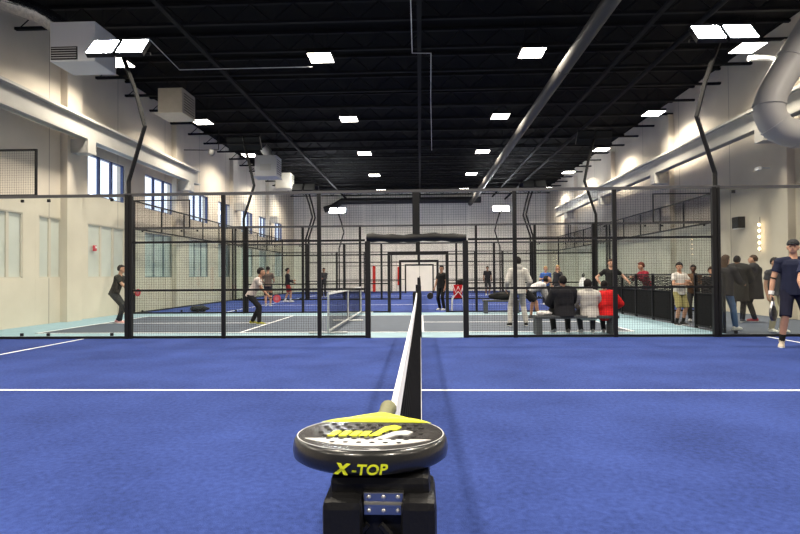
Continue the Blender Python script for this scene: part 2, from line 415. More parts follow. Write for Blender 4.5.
def padel_racket(name, label, grip, axis, normal, face, rim, gripc, holes=True, s=1.0, group=None):
    """padel racket: solid drilled head, throat and grip; origin at the butt, axis towards the head"""
    ax = V(axis).normalized(); n = V(normal); n = (n-ax*n.dot(ax)).normalized(); w = ax.cross(n).normalized()
    M = Matrix((w, ax, n)).transposed()
    r = thing(name, label, 'racket', grip, 0, group)
    hc = .32*s; W, Lh = .13*s, .135*s; T = .019*s
    pts = []
    for i in range(40):
        a = 2*pi*i/40; pts.append((W*cos(a)*(1-.10*max(0, -sin(a))**2), hc+Lh*sin(a)))
    m = MB(); m.prism(pts, -T, T, M); m.build('head', face, r, bevel=.004*s, smooth=True)
    m = MB()
    if holes:
        for i in range(-3, 4):
            for j in range(-2, 3):
                x, y = i*.026*s, hc-.01*s+j*.026*s
                if (x/W)**2+((y-hc)/Lh)**2 < .6: m.prism([(x+.005*s*cos(a*pi/4), y+.005*s*sin(a*pi/4)) for a in range(8)], -T-.0012, T+.0012, M)
        m.build('hole_pattern', mat('hole_black', (.004, .004, .004), .9), r)
    m = MB()
    for sx in (-1, 1): m.prism([(sx*.012*s, .12*s), (sx*.030*s, .12*s) , (sx*.095*s, .235*s), (sx*.07*s, .235*s)][::sx], -T*.8, T*.8, M)
    m.build('throat', rim, r)
    m = MB(); m.tube([M@V((0, 0, 0)), M@V((0, .012*s, 0)), M@V((0, .03*s, 0)), M@V((0, .13*s, 0))], [.019*s, .0195*s, .0165*s, .0155*s], 12); m.build('grip', gripc, r, smooth=True)
    return r
RB = mat('racket_black', (.015, .015, .017), .3); RW = mat('racket_pale', (.55, .55, .56), .35); GR = mat('grip_black', (.02, .02, .02), .8)
RR = mat('paddle_red', (.50, .03, .05), .4)
wr = A['wr'][1]; hdp = world(A, wr+V((.0, .05, -.07))*k)
padel_racket('padel_racket', 'black and white padel racket hanging from the capped man\'s hand', hdp+V((.01, 0, .07)), (-.05, -.1, -1), (.8, -1, 0), mat('racket_mix', (.045, .045, .05), .35, noise=.95, nscale=22), RW, GR)

Bm = person('man in navy shirt cut off by the right edge, white band on his wrist', (6.24, 7.6), 172, 1.78,
    dict(rw=(.27, .20, .90), lw=(-.2, .2, .95), reh=(1, -.4, -.2), rcurl=.9), 'light', hair='grey', top=(.02, .025, .06), bottom=(.02, .02, .03), legs='knee', shoes=(.6, .6, .6), voxel=.010, build=1.05)
m = MB(); a_, b_ = Bm['el'][1], Bm['wr'][1]; m.tube([a_*.25+b_*.75, b_], [.044, .041], 14); m.build('wristband', cloth((.6, .63, .7)), Bm['root'], smooth=True)

# pickleball court and the first aisle
hoodP = person('person in pale grey hooded tracksuit seen from behind, feet apart, beside the bench', (2.50, 12.45), 4, 1.73,
    dict(la=(-.21, 0, .085), ra=(.20, 0, .085), lw=(-.27, .10, .92), rw=(.27, .12, .93), head=(0, -8, 0), pelvis=(0, 0, .93), neck=(0, .03, 1.44)), 'mid', hair='black', hairstyle='full',
    top=(.45, .44, .42), sleeves='long', topname='hoodie', bottom=(.43, .42, .40), shoes=(.02, .02, .02), puff=.018, hood=True, longtop=.03)
manL = person('crouching man in black shirt and dark trousers seen through the left glass', (-8.42, 13.78), -82, 1.72,
    dict(pelvis=(0, -.09, .88), neck=(0, .06, 1.37), lw=(-.12, .40, .90), rw=(.08, .48, .80), la=(-.12, -.05, .085), ra=(.12, .10, .085), head=(0, -8, 0), rcurl=1.0, lcurl=.8),
    'light', top=(.018, .018, .016), bottom=(.022, .026, .030), shoes=(.65, .35, .35))
boyW = person('boy in white shirt and black trousers bending with a red paddle', (-4.36, 13.28), -84, 1.62,
    dict(pelvis=(0, -.12, .86), neck=(0, .12, 1.34), rw=(.10, .40, .80), lw=(-.14, .36, .95), la=(-.14, -.12, .085), ra=(.16, .14, .085), head=(0, -10, 0), rcurl=1.0),
    'tan', hairstyle='full', top=(.50, .44, .42), bottom=(.015, .015, .018), shoes=(.30, .30, .03))
def paddle(name, label, hand, axis, normal, col):
    ax = V(axis).normalized(); n = V(normal); n = (n-ax*n.dot(ax)).normalized(); w = ax.cross(n).normalized(); M = Matrix((w, ax, n)).transposed()
    r = thing(name, label, 'paddle', hand)
    m = MB(); m.prism([(.105*cos(2*pi*i/28), .21+.115*sin(2*pi*i/28)) for i in range(28)], -.008, .008, M); m.build('blade', col, r, bevel=.002)
    m = MB(); m.prism([(.055*cos(2*pi*i/20), .21+.06*sin(2*pi*i/20)) for i in range(20)], -.0095, .0095, M); m.build('face_print', mat('paddle_print', (.45, .16, .20), .5), r)
    m = MB(); m.tube([M@V((0, -.05, 0)), M@V((0, .11, 0))], .014, 10); m.build('handle', GR, r, smooth=True)
paddle('pickleball_paddle', 'red paddle held by the crouching man at the left', world(manL, manL['wr'][1]+V((0, .06, -.05))), (.9, -.45, .1), (-.2, -1, .1), RR)
paddle('pickleball_paddle', 'red paddle held low by the boy in white', world(boyW, boyW['wr'][1]+V((0, .06, -.05))), (.9, -.3, -.15), (-.2, -1, .1), mat('paddle_pink', (.55, .06, .09), .4))

# three on the front bench (seen from behind)
def sitpose(lean=.1, side=0.0, spread=.14, hd=(0, -15, 0)):
    return dict(pelvis=(0, 0, .50), neck=(side, lean, .99), lw=(-.14, .40, .58), rw=(.14, .40, .58), leh=(-1, -.3, -.3), reh=(1, -.3, -.3), la=(-spread-.04, .30, .085), ra=(spread+.04, .30, .085), lkh=(-.2, 1, 1), rkh=(.2, 1, 1), head=hd)
person('person in black quilted jacket seated on the front bench, back to the camera', (3.14, 10.56), 2, 1.70, sitpose(.10, 0, .12), 'tan', hairstyle='short', top=(.016, .016, .02), sleeves='long', topname='jacket', bottom=(.012, .012, .014), shoes=(.25, .25, .26), puff=.05, longtop=.05)
person('person in pale grey coat seated on the front bench, back to the camera', (3.66, 10.56), -4, 1.58, sitpose(.14, 0, .10), 'tan', hairstyle='full', top=(.48, .46, .43), sleeves='long', topname='coat', bottom=(.05, .05, .06), shoes=(.6, .6, .6), puff=.035, longtop=.05, hood=True)
person('person in red jacket leaning forward at the end of the bench', (4.04, 10.58), -20, 1.55, sitpose(.24, -.06, .06, (0, -35, 0)), 'tan', hairstyle='short', top=(.55, .012, .014), sleeves='long', topname='jacket', bottom=(.02, .02, .024), shoes=(.6, .6, .6), puff=.03, longtop=.04)
# bending person and the pair beyond
person('person in white top and black shorts bending over by the benches', (3.35, 14.6), -80, 1.70,
    dict(pelvis=(0, -.22, .84), neck=(0, .30, 1.02), lw=(-.10, .48, .52), rw=(.12, .44, .50), la=(-.12, -.06, .085), ra=(.12, .08, .085), head=(0, -40, 0)), 'tan', top=(.45, .44, .45), bottom=(.015, .015, .018), legs='short', shoes=(.08, .08, .08), sleeves='long')
person('person in blue shirt standing far off behind the benches', (5.40, 22.0), 180, 1.62, dict(rw=(.16, .22, 1.2)), 'light', hair='blond', hairstyle='full', top=(.05, .13, .42), bottom=(.03, .03, .04))
person('fair-haired person in dark top with an arm raised, far behind the benches', (5.76, 21.4), 120, 1.66, dict(lw=(-.3, .28, 1.42), leh=(-1, 0, -1)), 'light', hair='blond', hairstyle='long', top=(.03, .03, .035), bottom=(.03, .03, .04), sleeves='long')
# far courts
person('boy in brown shirt seen from behind on the second court', (-6.52, 21.99), 8, 1.72, dict(lw=(-.20, .25, 1.0), rw=(.20, .28, 1.02)), 'tan', top=(.13, .10, .085), bottom=(.05, .05, .055), legs='knee', shoes=(.3, .3, .3))
person('boy in black top and red shorts on the second court', (-6.55, 25.5), -70, 1.69, dict(lw=(-.15, .32, 1.1), rw=(.16, .30, 1.0), la=(-.1, -.12, .085), ra=(.1, .14, .085)), 'tan', hairstyle='full', top=(.018, .018, .02), sleeves='long', bottom=(.35, .03, .03), legs='short', shoes=(.6, .6, .6), socks=(.6, .6, .6))
person('distant player in dark grey clothes on the third court, left side', (-5.83, 31.6), 170, 1.78, dict(lw=(-.05, .30, 1.1), rw=(.1, .32, 1.0)), 'mid', top=(.05, .05, .055), bottom=(.05, .05, .05), sleeves='long', shoes=(.2, .2, .2))
person('distant player in black shirt on the third court, right side', (4.34, 33.2), 190, 1.84, {}, 'mid', top=(.015, .015, .016), bottom=(.03, .03, .035), legs='knee', shoes=(.4, .4, .4))
bk = person('man in black shirt and trousers standing in the second court\'s doorway with a racket', (.86, 18.72), 140, 1.63, dict(rw=(.25, .14, .86), lw=(-.22, .08, .86), head=(20, -8, 0), rcurl=1.0), 'tan', hairstyle='full', top=(.012, .012, .013), bottom=(.012, .012, .013), shoes=(.55, .55, .55))
padel_racket('padel_racket', 'black racket held low by the man in the doorway', world(bk, bk['wr'][1]+V((0, .03, -.05))), (-.5, -.2, -.8), (.3, -1, 0), RB, RB, GR, False, .9)
# at the barrier
gm = person('man in black shirt, glasses and jeans standing by the barrier', (5.58, 14.74), 176, 1.70, dict(rw=(.30, .05, 1.0), reh=(1, -.5, 0), lw=(-.48, .02, 1.10), leh=(-1, -.3, -.8), la=(-.12, 0, .085), ra=(.12, 0, .085)), 'light', hair='brown', top=(.014, .014, .015), bottom=(.03, .05, .10), shoes=(.05, .05, .05))
m = MB()
for s in (-1, 1):
    cc = gm['hp'](s*.032, .095, .010); m.tube([cc+gm['HR']@V((.022*cos(a*pi/6), 0, .016*sin(a*pi/6))) for a in range(13)], .0035, 6)
m.tube([gm['hp'](-.01, .096, .012), gm['hp'](.01, .096, .012)], .003, 6); m.build('glasses', BLACK, gm['root'])
person('woman with red hair and dark red top leaning on the barrier', (6.98, 15.75), 100, 1.66, dict(pelvis=(0, -.1, .93), neck=(0, .10, 1.42), lw=(-.08, .44, 1.22), rw=(.12, .42, 1.22), leh=(-1, 0, -1), reh=(1, 0, -1)), 'light', hair='red', hairstyle='full', top=(.26, .018, .035), sleeves='long', bottom=(.03, .03, .04))
person('young man in white shirt and khaki shorts in the barrier gap', (6.46, 12.50), 195, 1.54, dict(lw=(-.05, .28, 1.22), rw=(.08, .26, 1.15), leh=(-1, 0, -1), reh=(1, 0, -1), head=(-35, 0, 0)), 'tan', hairstyle='full', top=(.55, .53, .50), bottom=(.26, .23, .10), legs='knee', shoes=(.02, .02, .02), socks=(.02, .02, .02))
person('dark-skinned person in brown patterned top behind the barrier', (7.35, 13.6), 150, 1.50, dict(lw=(-.1, .3, 1.2), rw=(.1, .3, 1.2)), 'dark', hairstyle='short', top=(.10, .055, .03), bottom=(.03, .03, .03), sleeves='long')
person('person showing only a face above the barrier by the corner post', (7.05, 12.15), 170, 1.42, {}, 'light', hair='brown', hairstyle='full', top=(.03, .025, .025), bottom=(.03, .03, .03), sleeves='long')
person('woman in black jacket and blue jeans striding past the right glass', (6.86, 11.28), -62, 1.68, dict(la=(-.10, -.26, .11), ra=(.10, .24, .085), lw=(-.20, .18, .96), rw=(.20, .42, 1.08), reh=(.5, -.3, -1), neck=(0, .05, 1.46), lf=(-.1, 1, -.35), twist=8), 'light', hair='brown', hairstyle='long', top=(.014, .014, .016), sleeves='long', topname='jacket', bottom=(.09, .16, .30), shoes=(.75, .75, .75), puff=.025, longtop=.05)
person('person in long black coat seen from behind, nearer of the close pair', (8.32, 13.3), -40, 1.72, dict(lw=(-.12, .34, 1.15), rw=(.16, .36, 1.2), head=(10, -12, 0)), 'tan', hair='black', hairstyle='short', top=(.012, .013, .014), sleeves='long', topname='coat', bottom=(.014, .014, .016), shoes=(.05, .05, .05), puff=.08, longtop=.30)
person('person in black coat and red shoes, farther of the close pair behind the right glass', (8.83, 13.45), 60, 1.74, dict(lw=(-.14, .34, 1.2), rw=(.14, .34, 1.15), head=(0, -10, 0)), 'light', hair='brown', hairstyle='short', top=(.014, .015, .016), sleeves='long', topname='coat', bottom=(.014, .014, .016), shoes=(.25, .03, .03), puff=.07, longtop=.26)
person('person in khaki trousers and pale shoes behind the capped man', (7.75, 10.95), 190, 1.60, dict(la=(-.12, .05, .085)), 'tan', top=(.05, .05, .06), bottom=(.42, .38, .27), shoes=(.7, .68, .65))

# ------------------------------------------------------------------ the hall
YB, YF, XL, XR = -8.0, 42.8, -10.35, 10.35
ZC = 8.3
m = MB(); m.span((XL-.3, YB-.3, -.3), (XR+.3, YF+.3, -.012)); struct(m.build('floor', mat('hall_floor', (.07, .085, .12), .75, noise=.12, nscale=2)))
wl = panel_wall('wall_paint', (.64, .58, .49), 3.42, 1); wf = panel_wall('far_wall_paint', (.86, .83, .77), 1.9, 0)
UPW = [(15.45, 17.56), (18.94, 21.33), (22.8, 25.0), (26.3, 28.4), (29.9, 32.0), (33.3, 35.4), (37.0, 39.1)]
LOW = [(11.7, 12.7), (13.3, 14.2)]+UPW
def holed_wall(name, x0, x1, holes, material):
    ys = sorted({YB, YF, *[h[i] for h in holes for i in (0, 1)]}); zs = sorted({0, ZC, *[h[i] for h in holes for i in (2, 3)]})
    m = MB()
    for a, b in zip(ys, ys[1:]):
        z = 0; 
        for c, d in zip(zs, zs[1:]):
            if any(h[0] <= a+1e-6 and h[1] >= b-1e-6 and h[2] <= c+1e-6 and h[3] >= d-1e-6 for h in holes): continue
            m.span((x0, a, c), (x1, b, d))
    bmesh.ops.remove_doubles(m.bm, verts=m.bm.verts, dist=1e-4)
    return struct(m.build(name, material))
holes = [(a, b, 3.90, 5.22) for a, b in UPW]+[(a, b, 1.28, 3.0) for a, b in LOW]
holed_wall('wall_left', XL-.3, XL, holes, wl)
m = MB(); m.span((XR, YB, -.012), (XR+.3, YF, ZC)); struct(m.build('wall_right', wl))
m = MB(); m.span((XL-.3, YF, -.012), (XR+.3, YF+.3, ZC)); struct(m.build('wall_far', wf))
m = MB(); m.span((XL-.3, YB-.3, -.012), (XR+.3, YB, ZC)); struct(m.build('wall_back', mat('back_wall_grey', (.16, .16, .16), .8)))
BLUEF = mat('window_frame_blue', (.035, .06, .17), .45); TEALF = mat('window_frame_grey', (.16, .22, .26), .5)
WG = glass('window_glass', (.93, .96, 1.0)); FROST = mat('frosted_pane', (.50, .60, .60), .35, noise=.12, nscale=1.5)
def window(n, a, b, z0, z1, fm, pm, deep):
    m = MB(); x = XL-deep
    for y in (a, b): m.span((x-.05, y-.035, z0), (x+.05, y+.035, z1))
    nm = 3 if b-a > 1.5 else 2
    for i in range(1, nm): y = a+(b-a)*i/nm; m.span((x-.04, y-.045, z0), (x+.04, y+.045, z1))
    for z in (z0, z1): m.span((x-.05, a, z-.035), (x+.05, b, z+.035))
    o = struct(m.build('window_%d' % n, fm))
    g = MB()
    g.span((x-.008, a+.03, z0+.03), (x+.008, b-.03, z1-.03)); g.build('pane', pm, o)
n = 1
for a, b in UPW: window(n, a, b, 3.90, 5.22, BLUEF, WG, .1); n += 1
PALEFR = mat('window_frame_pale', (.60, .55, .47), .6); PALEP = mat('pale_pane', (.58, .60, .56), .4, noise=.06, nscale=1.2)
for a, b in LOW:
    near = a < 18; window(n, a, b, 1.28, 3.0, PALEFR if near else TEALF, PALEP if near else FROST, .06 if near else .1); n += 1
# columns, crane beams, corbels
tn = 1
for sx, ys in ((-1, (14.5, 21.45, 28.3, 35.2)), (1, (14.4, 21.3, 27.8, 34.6))):
    for y in ys:
        m = MB(); m.mi = 1; m.span((sx*10.35, y-.34, 0), (sx*10.14, y+.34, 7.7)); m.mi = 0; m.span((sx*10.15, y-.2, 4.95), (sx*9.62, y+.2, 5.36))
        struct(m.build('trim_%d' % tn, [BEAMW, wl])); tn += 1
for sx, ya, yb in ((-1, YB, 22.4), (1, YB, 37.4)):
    m = MB(); z0, z1, x = 5.36, 5.98, sx*9.80
    m.span((x-.15, ya, z0), (x+.15, yb, z0+.05)); m.span((x-.15, ya, z1-.05), (x+.15, yb, z1)); m.span((x-.02, ya, z0), (x+.02, yb, z1)); m.span((x-.05, ya, z1), (x+.05, yb, z1+.07))
    struct(m.build('trim_%d' % tn, BEAMW)); tn += 1
# ceiling and joists
m = MB(); m.span((XL-.3, YB-.3, ZC), (XR+.3, YF+.3, ZC+.2)); ceil = struct(m.build('ceiling', CEIL))
y = YB+1.5; 
while y < YF-.3:
    m = MB(); m.span((XL, y-.05, 7.70), (XR, y+.05, 7.77)); m.span((XL, y-.05, 8.2), (XR, y+.05, 8.27))
    x = XL+.1; up = True
    while x < XR-.6:
        a, b = (7.75, 8.22) if up else (8.22, 7.75)
        m.tube([(x, y, a), (x+.55, y, b)], .018, 4); x += .55; up = not up
    m.build('joist', JOIST, ceil); y += 1.72
for x in (-6.0, 0.1, 6.0):
    m = MB(); m.span((x-.06, YB, 7.62), (x+.06, YF, 7.70)); m.build('girder', JOIST, ceil)
# turf, hard court, lines: thin finished surfaces
TURF = turf('blue_turf', (.013, .026, .116), (.034, .062, .245))
def pad_(name, a, b, material, z=0.0):
    m = MB(); m.span((a[0], a[1], -.012), (b[0], b[1], z)); return struct(m.build(name, material))
pad_('court_turf', (-10.0, -.2), (10.0, 10.0), TURF)
pad_('court_turf', (-10.0, 17.5), (10.0, 27.6), TURF); pad_('court_turf', (-10.0, 27.75), (10.0, 37.8), TURF)
pad_('floor_strip', (-10.3, 37.9), (10.3, YF), TURF); pad_('floor_strip', (-10.3, YB), (10.3, -.25), TURF)
PALE = mat('pale_blue_court', (.22, .345, .415), .7, noise=.06, nscale=3); SLATE = mat('slate_court', (.036, .052, .082), .7, noise=.10, nscale=4)
pad_('floor_surround', (XL, 10.05), (6.45, 17.45), PALE)
def marks(name, rects, z0, z1, material=LINE):
    m = MB()
    for a, b, c, d in rects: m.span((a, c, z0), (b, d, z1))
    return struct(m.build(name, material))
marks('court_surface', [(-8.80, 4.80, 11.05, 16.15)], 0, .004, SLATE)
marks('court_marking', [(-8.8, 4.8, 11.05, 11.10), (-8.8, 4.8, 16.10, 16.15), (-8.8, -8.75, 11.05, 16.15), (4.75, 4.8, 11.05, 16.15), (-4.05, -4.0, 11.05, 16.15), (.10, .15, 11.05, 16.15), (-8.8, -4.0, 13.58, 13.63), (.1, 4.8, 13.58, 13.63)], .002, .007)
for y0 in (0, 17.5, 27.75):
    marks('court_marking', [(-6.95, 6.95, y0+4.975, y0+5.025), (-6.975, -6.925, y0+.05, y0+9.95), (6.925, 6.975, y0+.05, y0+9.95)], -.002, .003)

# ------------------------------------------------------------------ court fences
def wires(m, x0, x1, z0, z1, y=0, t=.0028, p=.05):
    n = max(1, round((x1-x0)/p)); 
    for i in range(1, n): x = x0+(x1-x0)*i/n; m.box((x, y, (z0+z1)/2), (t, t, z1-z0))
    n = max(1, round((z1-z0)/p))
    for i in range(1, n): z = z0+(z1-z0)*i/n; m.box(((x0+x1)/2, y+t, z), (x1-x0, t, t))
    return m
def side_fence(label, Y, roll=False, wt=.0026):
    r = thing('court_fence', label, 'fence', (0, Y, 0), 0)
    def P(name, a, b, material=BLACK, bev=0): m = MB(); m.span(a, b); return m.build(name, material, r, bevel=bev)
    for s in (-1, 1):
        for x in (2, 4): P('post', (s*x-.04, -.03, 0), (s*x+.04, .03, 2.97))
        P('post', (s*6-.075, -.04, 0), (s*6+.01, .04, 3.0)) ; P('post', (s*6+.025, -.04, 0), (s*6+.075, .04, 3.0))
        P('door_post', (s*1-.055, -.055, 0), (s*1+.055, .055, 1.98), PAD, .02)
        P('post', (s*10-.04, -.04, 0), (s*10+.04, .04, 4.0)); 
        a, b = sorted((s*8, s*10))
        m = MB()
        for x in (a, b): m.span((x-.02, -.02, 3.0), (x+.02, .02, 4.0))
        for z in (3.02, 3.98): m.span((a, -.02, z-.02), (b, .02, z+.02))
        fr = m.build('upper_frame', BLACK, r); m = MB(); wires(m, a+.02, b-.02, 3.04, 3.96, 0, wt); m.build('upper_mesh', WIRE, fr)
        a, b = sorted((s*1.055, s*6))
        for z in (.03, 1.0, 2.0): P('rail', (a, -.02, z-.022), (b, .02, z+.022))
        bays = [(s*1.055, s*2), (s*2, s*4), (s*4, s*5.95)]
        for u, v in bays:
            u, v = sorted((u, v)); m = MB()
            for z0, z1 in ((.05, .98), (1.02, 1.98), (2.02, 2.97)): wires(m, u+.03, v-.03, z0, z1, 0, wt)
            m.build('mesh_panel', WIRE, r)
        u, v = sorted((s*.08, s*1.06)); m = MB(); wires(m, u, v, 2.1, 2.97, 0, wt); m.build('mesh_panel', WIRE, r)
        for u, v in ((6.075, 7.995), (8.005, 9.96)):
            u, v = sorted((s*u, s*v)); m = MB(); m.span((u, -.006, .05), (v, .006, 2.96)); gl = m.build('glass_panel', GLASS, r)
            m = MB()
            for x in (u+.28, v-.28):
                for z in (.09, 2.90): m.box((x, -.012, z), (.06, .03, .06))
            m.build('clamps', BLACK, gl)
        u, v = sorted((s*6.07, s*9.97)); P('glass_rail', (u, -.03, 2.96), (v, .03, 3.02), mat('rail_grey', (.06, .06, .065), .35)); P('base_rail', (u, -.03, 0), (v, .03, .05))
    m = MB(); m.span((-6.08, -.03, 2.97), (6.08, .03, 3.03)); m.build('top_rail', mat('rail_grey', (.06, .06, .065), .35), r)
    P('center_post', (-.075, -.04, 2.0), (.075, .04, 2.97))
    if roll:
        pts = [(x, 0, 2.04+.012*sin(x*5)) for x in [(-1.02+2.04*i/16) for i in range(17)]]
        m = MB(); m.tube(pts, [.085+.012*sin(i*1.9) for i in range(17)], 10); m.build('rolled_cover', PAD, r, smooth=True)
    else: P('lintel', (-1.05, -.05, 1.98), (1.05, .05, 2.10))
    return r
side_fence('black mesh and glass fence along the near court, rolled cover over its opening', 10.0, True)
side_fence('black mesh and glass fence beyond the pickleball court', 17.5, False, .0022)
side_fence('black mesh fence at the far side of the second court', 27.45, False, .0016)
side_fence('black mesh fence at the near side of the third court', 27.85, False, .0016)
side_fence('black mesh fence at the back, in front of the far wall', 37.8, False, .0016)
def end_fence(label, X, y0):
    r = thing('end_fence', label, 'fence', (X, y0, 0), pi/2)
    def P(name, a, b, material=BLACK): m = MB(); m.span(a, b); return m.build(name, material, r)
    for i in range(5):
        u, v = .06+i*1.976, .06+(i+1)*1.976
        m = MB(); m.span((u, -.006, .05), (v-.01, .006, 2.97)); m.build('glass_panel', GLASS, r)
        m = MB(); wires(m, u, v, 3.04, 3.96); m.build('upper_mesh', WIRE, r)
        if i: P('post', (u-.03, -.02, 3.0), (u+.03, .02, 4.0))
    P('rail', (.05, -.03, 2.97), (9.95, .03, 3.03)); P('rail', (.05, -.025, 3.95), (9.95, .025, 4.0)); P('base_rail', (.05, -.03, 0), (9.95, .03, .05))
for y0, nm in ((17.5, 'second'), (27.85, 'third')):
    end_fence('glass end wall with a mesh top at the left end of the %s court' % nm, -10.0, y0)
    end_fence('glass end wall with a mesh top at the right end of the %s court' % nm, 10.0, y0)

# ------------------------------------------------------------------ nets
METAL = mat('plate_steel', (.42, .42, .42), .3, 1.0, noise=.15, nscale=40)
def net_post(root, y, s, knob=True):
    """padded net post; s = +1 when its front faces -Y"""
    p = MB(); p.span((-.074, y-.05, .02), (.092, y+.07, .938)); o = p.build('post', PAD, root, bevel=.012)
    m = MB()
    for x0, x1 in ((-.082, -.018), (.044, .101)): m.span((x0, y-s*.085, 0), (x1, y+s*.045, .912))
    m.build('side_pads', PAD, o, bevel=.014)
    m = MB(); m.span((-.017, y-s*.062, .9005), (.048, y-s*.05, .917)); m.span((-.017, y-s*.062, .881), (.048, y-s*.05, .8965)); m.tube([(-.017, y-s*.059, .8985), (.048, y-s*.059, .8975)], .006, 8)
    m.build('hinge_plate', METAL, o, bevel=.0015)
    m = MB()
    for z in (.910, .888):
        for x in (-.008, .0155, .039): m.ell((x, y-s*.0625, z), (.0036, .0025, .0036), None, 8, 6)
    m.build('screws', mat('screw_pale', (.7, .7, .7), .3, .6), o, smooth=True)
    m = MB(); m.tube([(-.010, y-s*.06, .865), (-.030, y-s*.062, .845), (-.05, y-s*.06, .825)], .006, 6); m.tube([(.01, y-s*.06, .865), (.03, y-s*.062, .845), (.05, y-s*.06, .825)], .006, 6); m.build('cord', PAD, o)
    if knob:
        m = MB(); m.span((-.02, y-.05, .93), (.085, y+.06, 1.08)); m.tube([(.045, y, 1.07), (.045, y, 1.23)], .032, 10); m.build('winder', BLACK, o, bevel=.01)
def padel_net(label, y0):
    r = thing('court_net', label, 'net', (0, y0, 0))
    for s, y in ((1, .0), (-1, 10.0)): net_post(r, y, s, s < 0)
    N = 40; L0, L1 = .10, 9.93
    def ztop(y): return .915-.035*(1-((y-5)/5)**2)
    m = MB()
    for i in range(N):
        a, b = L0+(L1-L0)*i/N, L0+(L1-L0)*(i+1)/N
        for (ya, yb) in ((a, b),):
            za, zb = ztop(ya), ztop(yb); w = .008
            vs = [m.bm.verts.new(p) for p in ((-w-.03*0, ya, za), (w, ya, za), (w, yb, zb), (-w, yb, zb), (-w-.004, ya, za-.065), (w+.004, ya, za-.065), (w+.004, yb, zb-.065), (-w-.004, yb, zb-.065))]
            for q in ((0, 1, 2, 3), (0, 3, 7, 4), (1, 5, 6, 2), (4, 7, 6, 5)): m._f([vs[j] for j in q])
    bmesh.ops.remove_doubles(m.bm, verts=m.bm.verts, dist=1e-5)
    m.build('tape', mat('net_tape', (.80, .81, .82), .7, noise=.05, nscale=12), r)
    m = MB(); t = .0032; lean = .075
    for i in range(1, 226):
        y = L0+(L1-L0)*i/226; za = ztop(y)-.06
        m.tube([(0, y, za), (lean, y, .015)], t/2, 4)
    for j in range(0, 20):
        f = j/19; pts = [(lean*f, L0+(L1-L0)*i/10, (ztop(L0+(L1-L0)*i/10)-.06)*(1-f)+.015*f) for i in range(11)]
        m.tube(pts, t/2, 4)
    m.build('netting', WIRE, r)
    m = MB(); m.tube([(lean, L0, .02), (lean, L1, .02)], .007, 6); m.build('bottom_cord', mat('cord_grey', (.45, .46, .48), .8), r)
    return r
padel_net('padel net with white tape running away from the camera on the near court', 0.0)
padel_net('padel net on the second court, in line behind the near one', 17.5)
padel_net('padel net on the third court, farthest of the three', 27.8)
# pickleball net
r = thing('pickleball_net', 'portable pickleball net on a pale tube frame seen end-on', 'net', (-1.95, 10.75, 0))
PALEF = mat('net_frame_grey', (.55, .57, .58), .4)
for y in (.0, 3.2, 6.4):
    m = MB(); m.tube([(0, y, .03), (0, y, .90)], .022, 10); m.build('post', PALEF, r, smooth=True)
    m = MB(); m.tube([(-.42, y, .03), (.42, y, .03)], .022, 10); m.build('foot', PALEF, r, smooth=True)
m = MB(); m.tube([(0, 0, .06), (0, 6.4, .06)], .022, 10); m.build('base_bar', PALEF, r, smooth=True)
m = MB(); m.span((-.012, 0, .86), (.012, 6.4, .91)); m.build('tape', LINE, r)
m = MB()
for i in range(1, 128): m.box((0, i*.05, .49), (.003, .003, .76))
for j in range(16): m.box((0, 3.2, .11+j*.05), (.003, 6.4, .003))
m.build('netting', WIRE, r)

# ------------------------------------------------------------------ racket on the near post
ROUT = mat('racket_rim_black', (.012, .012, .013), .28, coat=.3, bump=.05, bscale=200)
YEL = mat('racket_yellow', (.72, .78, .02), .45)
r = thing('padel_racket', 'black, yellow and white padel racket lying flat on the net post', 'racket', (-.016, .058, .9575))
r.rotation_euler = (radians(-3.2), 0, radians(-2.0))
W, T = .142, .0195
def outline(n=64, off=0.0):
    out = []
    for i in range(n):
        a = 2*pi*i/n; c, s_ = cos(a), sin(a); yy = (.131 if s_ < 0 else .150)*s_
        out.append((c*(W-off)*(1-.06*max(0, s_)**3), yy*(1-off/.13)))
    return out
m = MB(); prof = [(.030, -T), (.010, -T), (.002, -T*.7), (0, -T*.1), (.002, T*.6), (.006, T*.95), (.010, T)]; rows = []
for off, z in prof: rows.append([m.bm.verts.new((x, y, z)) for x, y in outline(64, off)])
for a, b in zip(rows, rows[1:]):
    for i in range(64): m._f([a[i], a[(i+1)%64], b[(i+1)%64], b[i]])
m._f(list(reversed(rows[0]))); m._f(rows[-1]); m.build('frame', ROUT, r, smooth=True)
m = MB(); m.prism(outline(64, .0085), T-.001, T+.0008); m.build('face', mat('racket_face', (.035, .033, .033), .22, noise=.5, nscale=16, coat=.4), r)
# pale edge line, drilled holes, painted bands
def arcband(y_in, y_out, x0, x1, n=28):
    A_, B_ = [], []
    for i in range(n+1):
        x = x0+(x1-x0)*i/n; A_.append((x, y_in(x))); B_.append((x, y_out(x)))
    return A_+B_[::-1]
m = MB(); o1, o2 = outline(64, .0095), outline(64, .0075)
a = [m.bm.verts.new((x, y, T+.0012)) for x, y in o1]; b = [m.bm.verts.new((x, y, T+.0012)) for x, y in o2]
for i in range(64): m._f([a[i], a[(i+1)%64], b[(i+1)%64], b[i]])
m.build('edge_line', RW, r)
m = MB(); m.prism(arcband(lambda x: -.094+.047*(x/.112)**2, lambda x: -.048+.001*(x/.112)**2, -.112, .112), T, T+.0016); m.build('white_band', mat('band_white', (.62, .60, .60), .4), r)
m = MB()
for j in range(-3, 4):
    for i in range(-4, 5):
        x, y = i*.023+(.0115 if j % 2 else 0), j*.023-.004
        if (x/.118)**2+(y/.118)**2 < .78: m.prism([(x+.0048*cos(q*pi/5), y+.0048*sin(q*pi/5)) for q in range(10)], T, T+.0022)
m.build('hole_pattern', mat('hole_black', (.004, .004, .004), .9), r)
def blob(pts, mt, name, z=.0026):
    m = MB(); m.prism(pts, T, T+z); return m.build(name, mt, r)
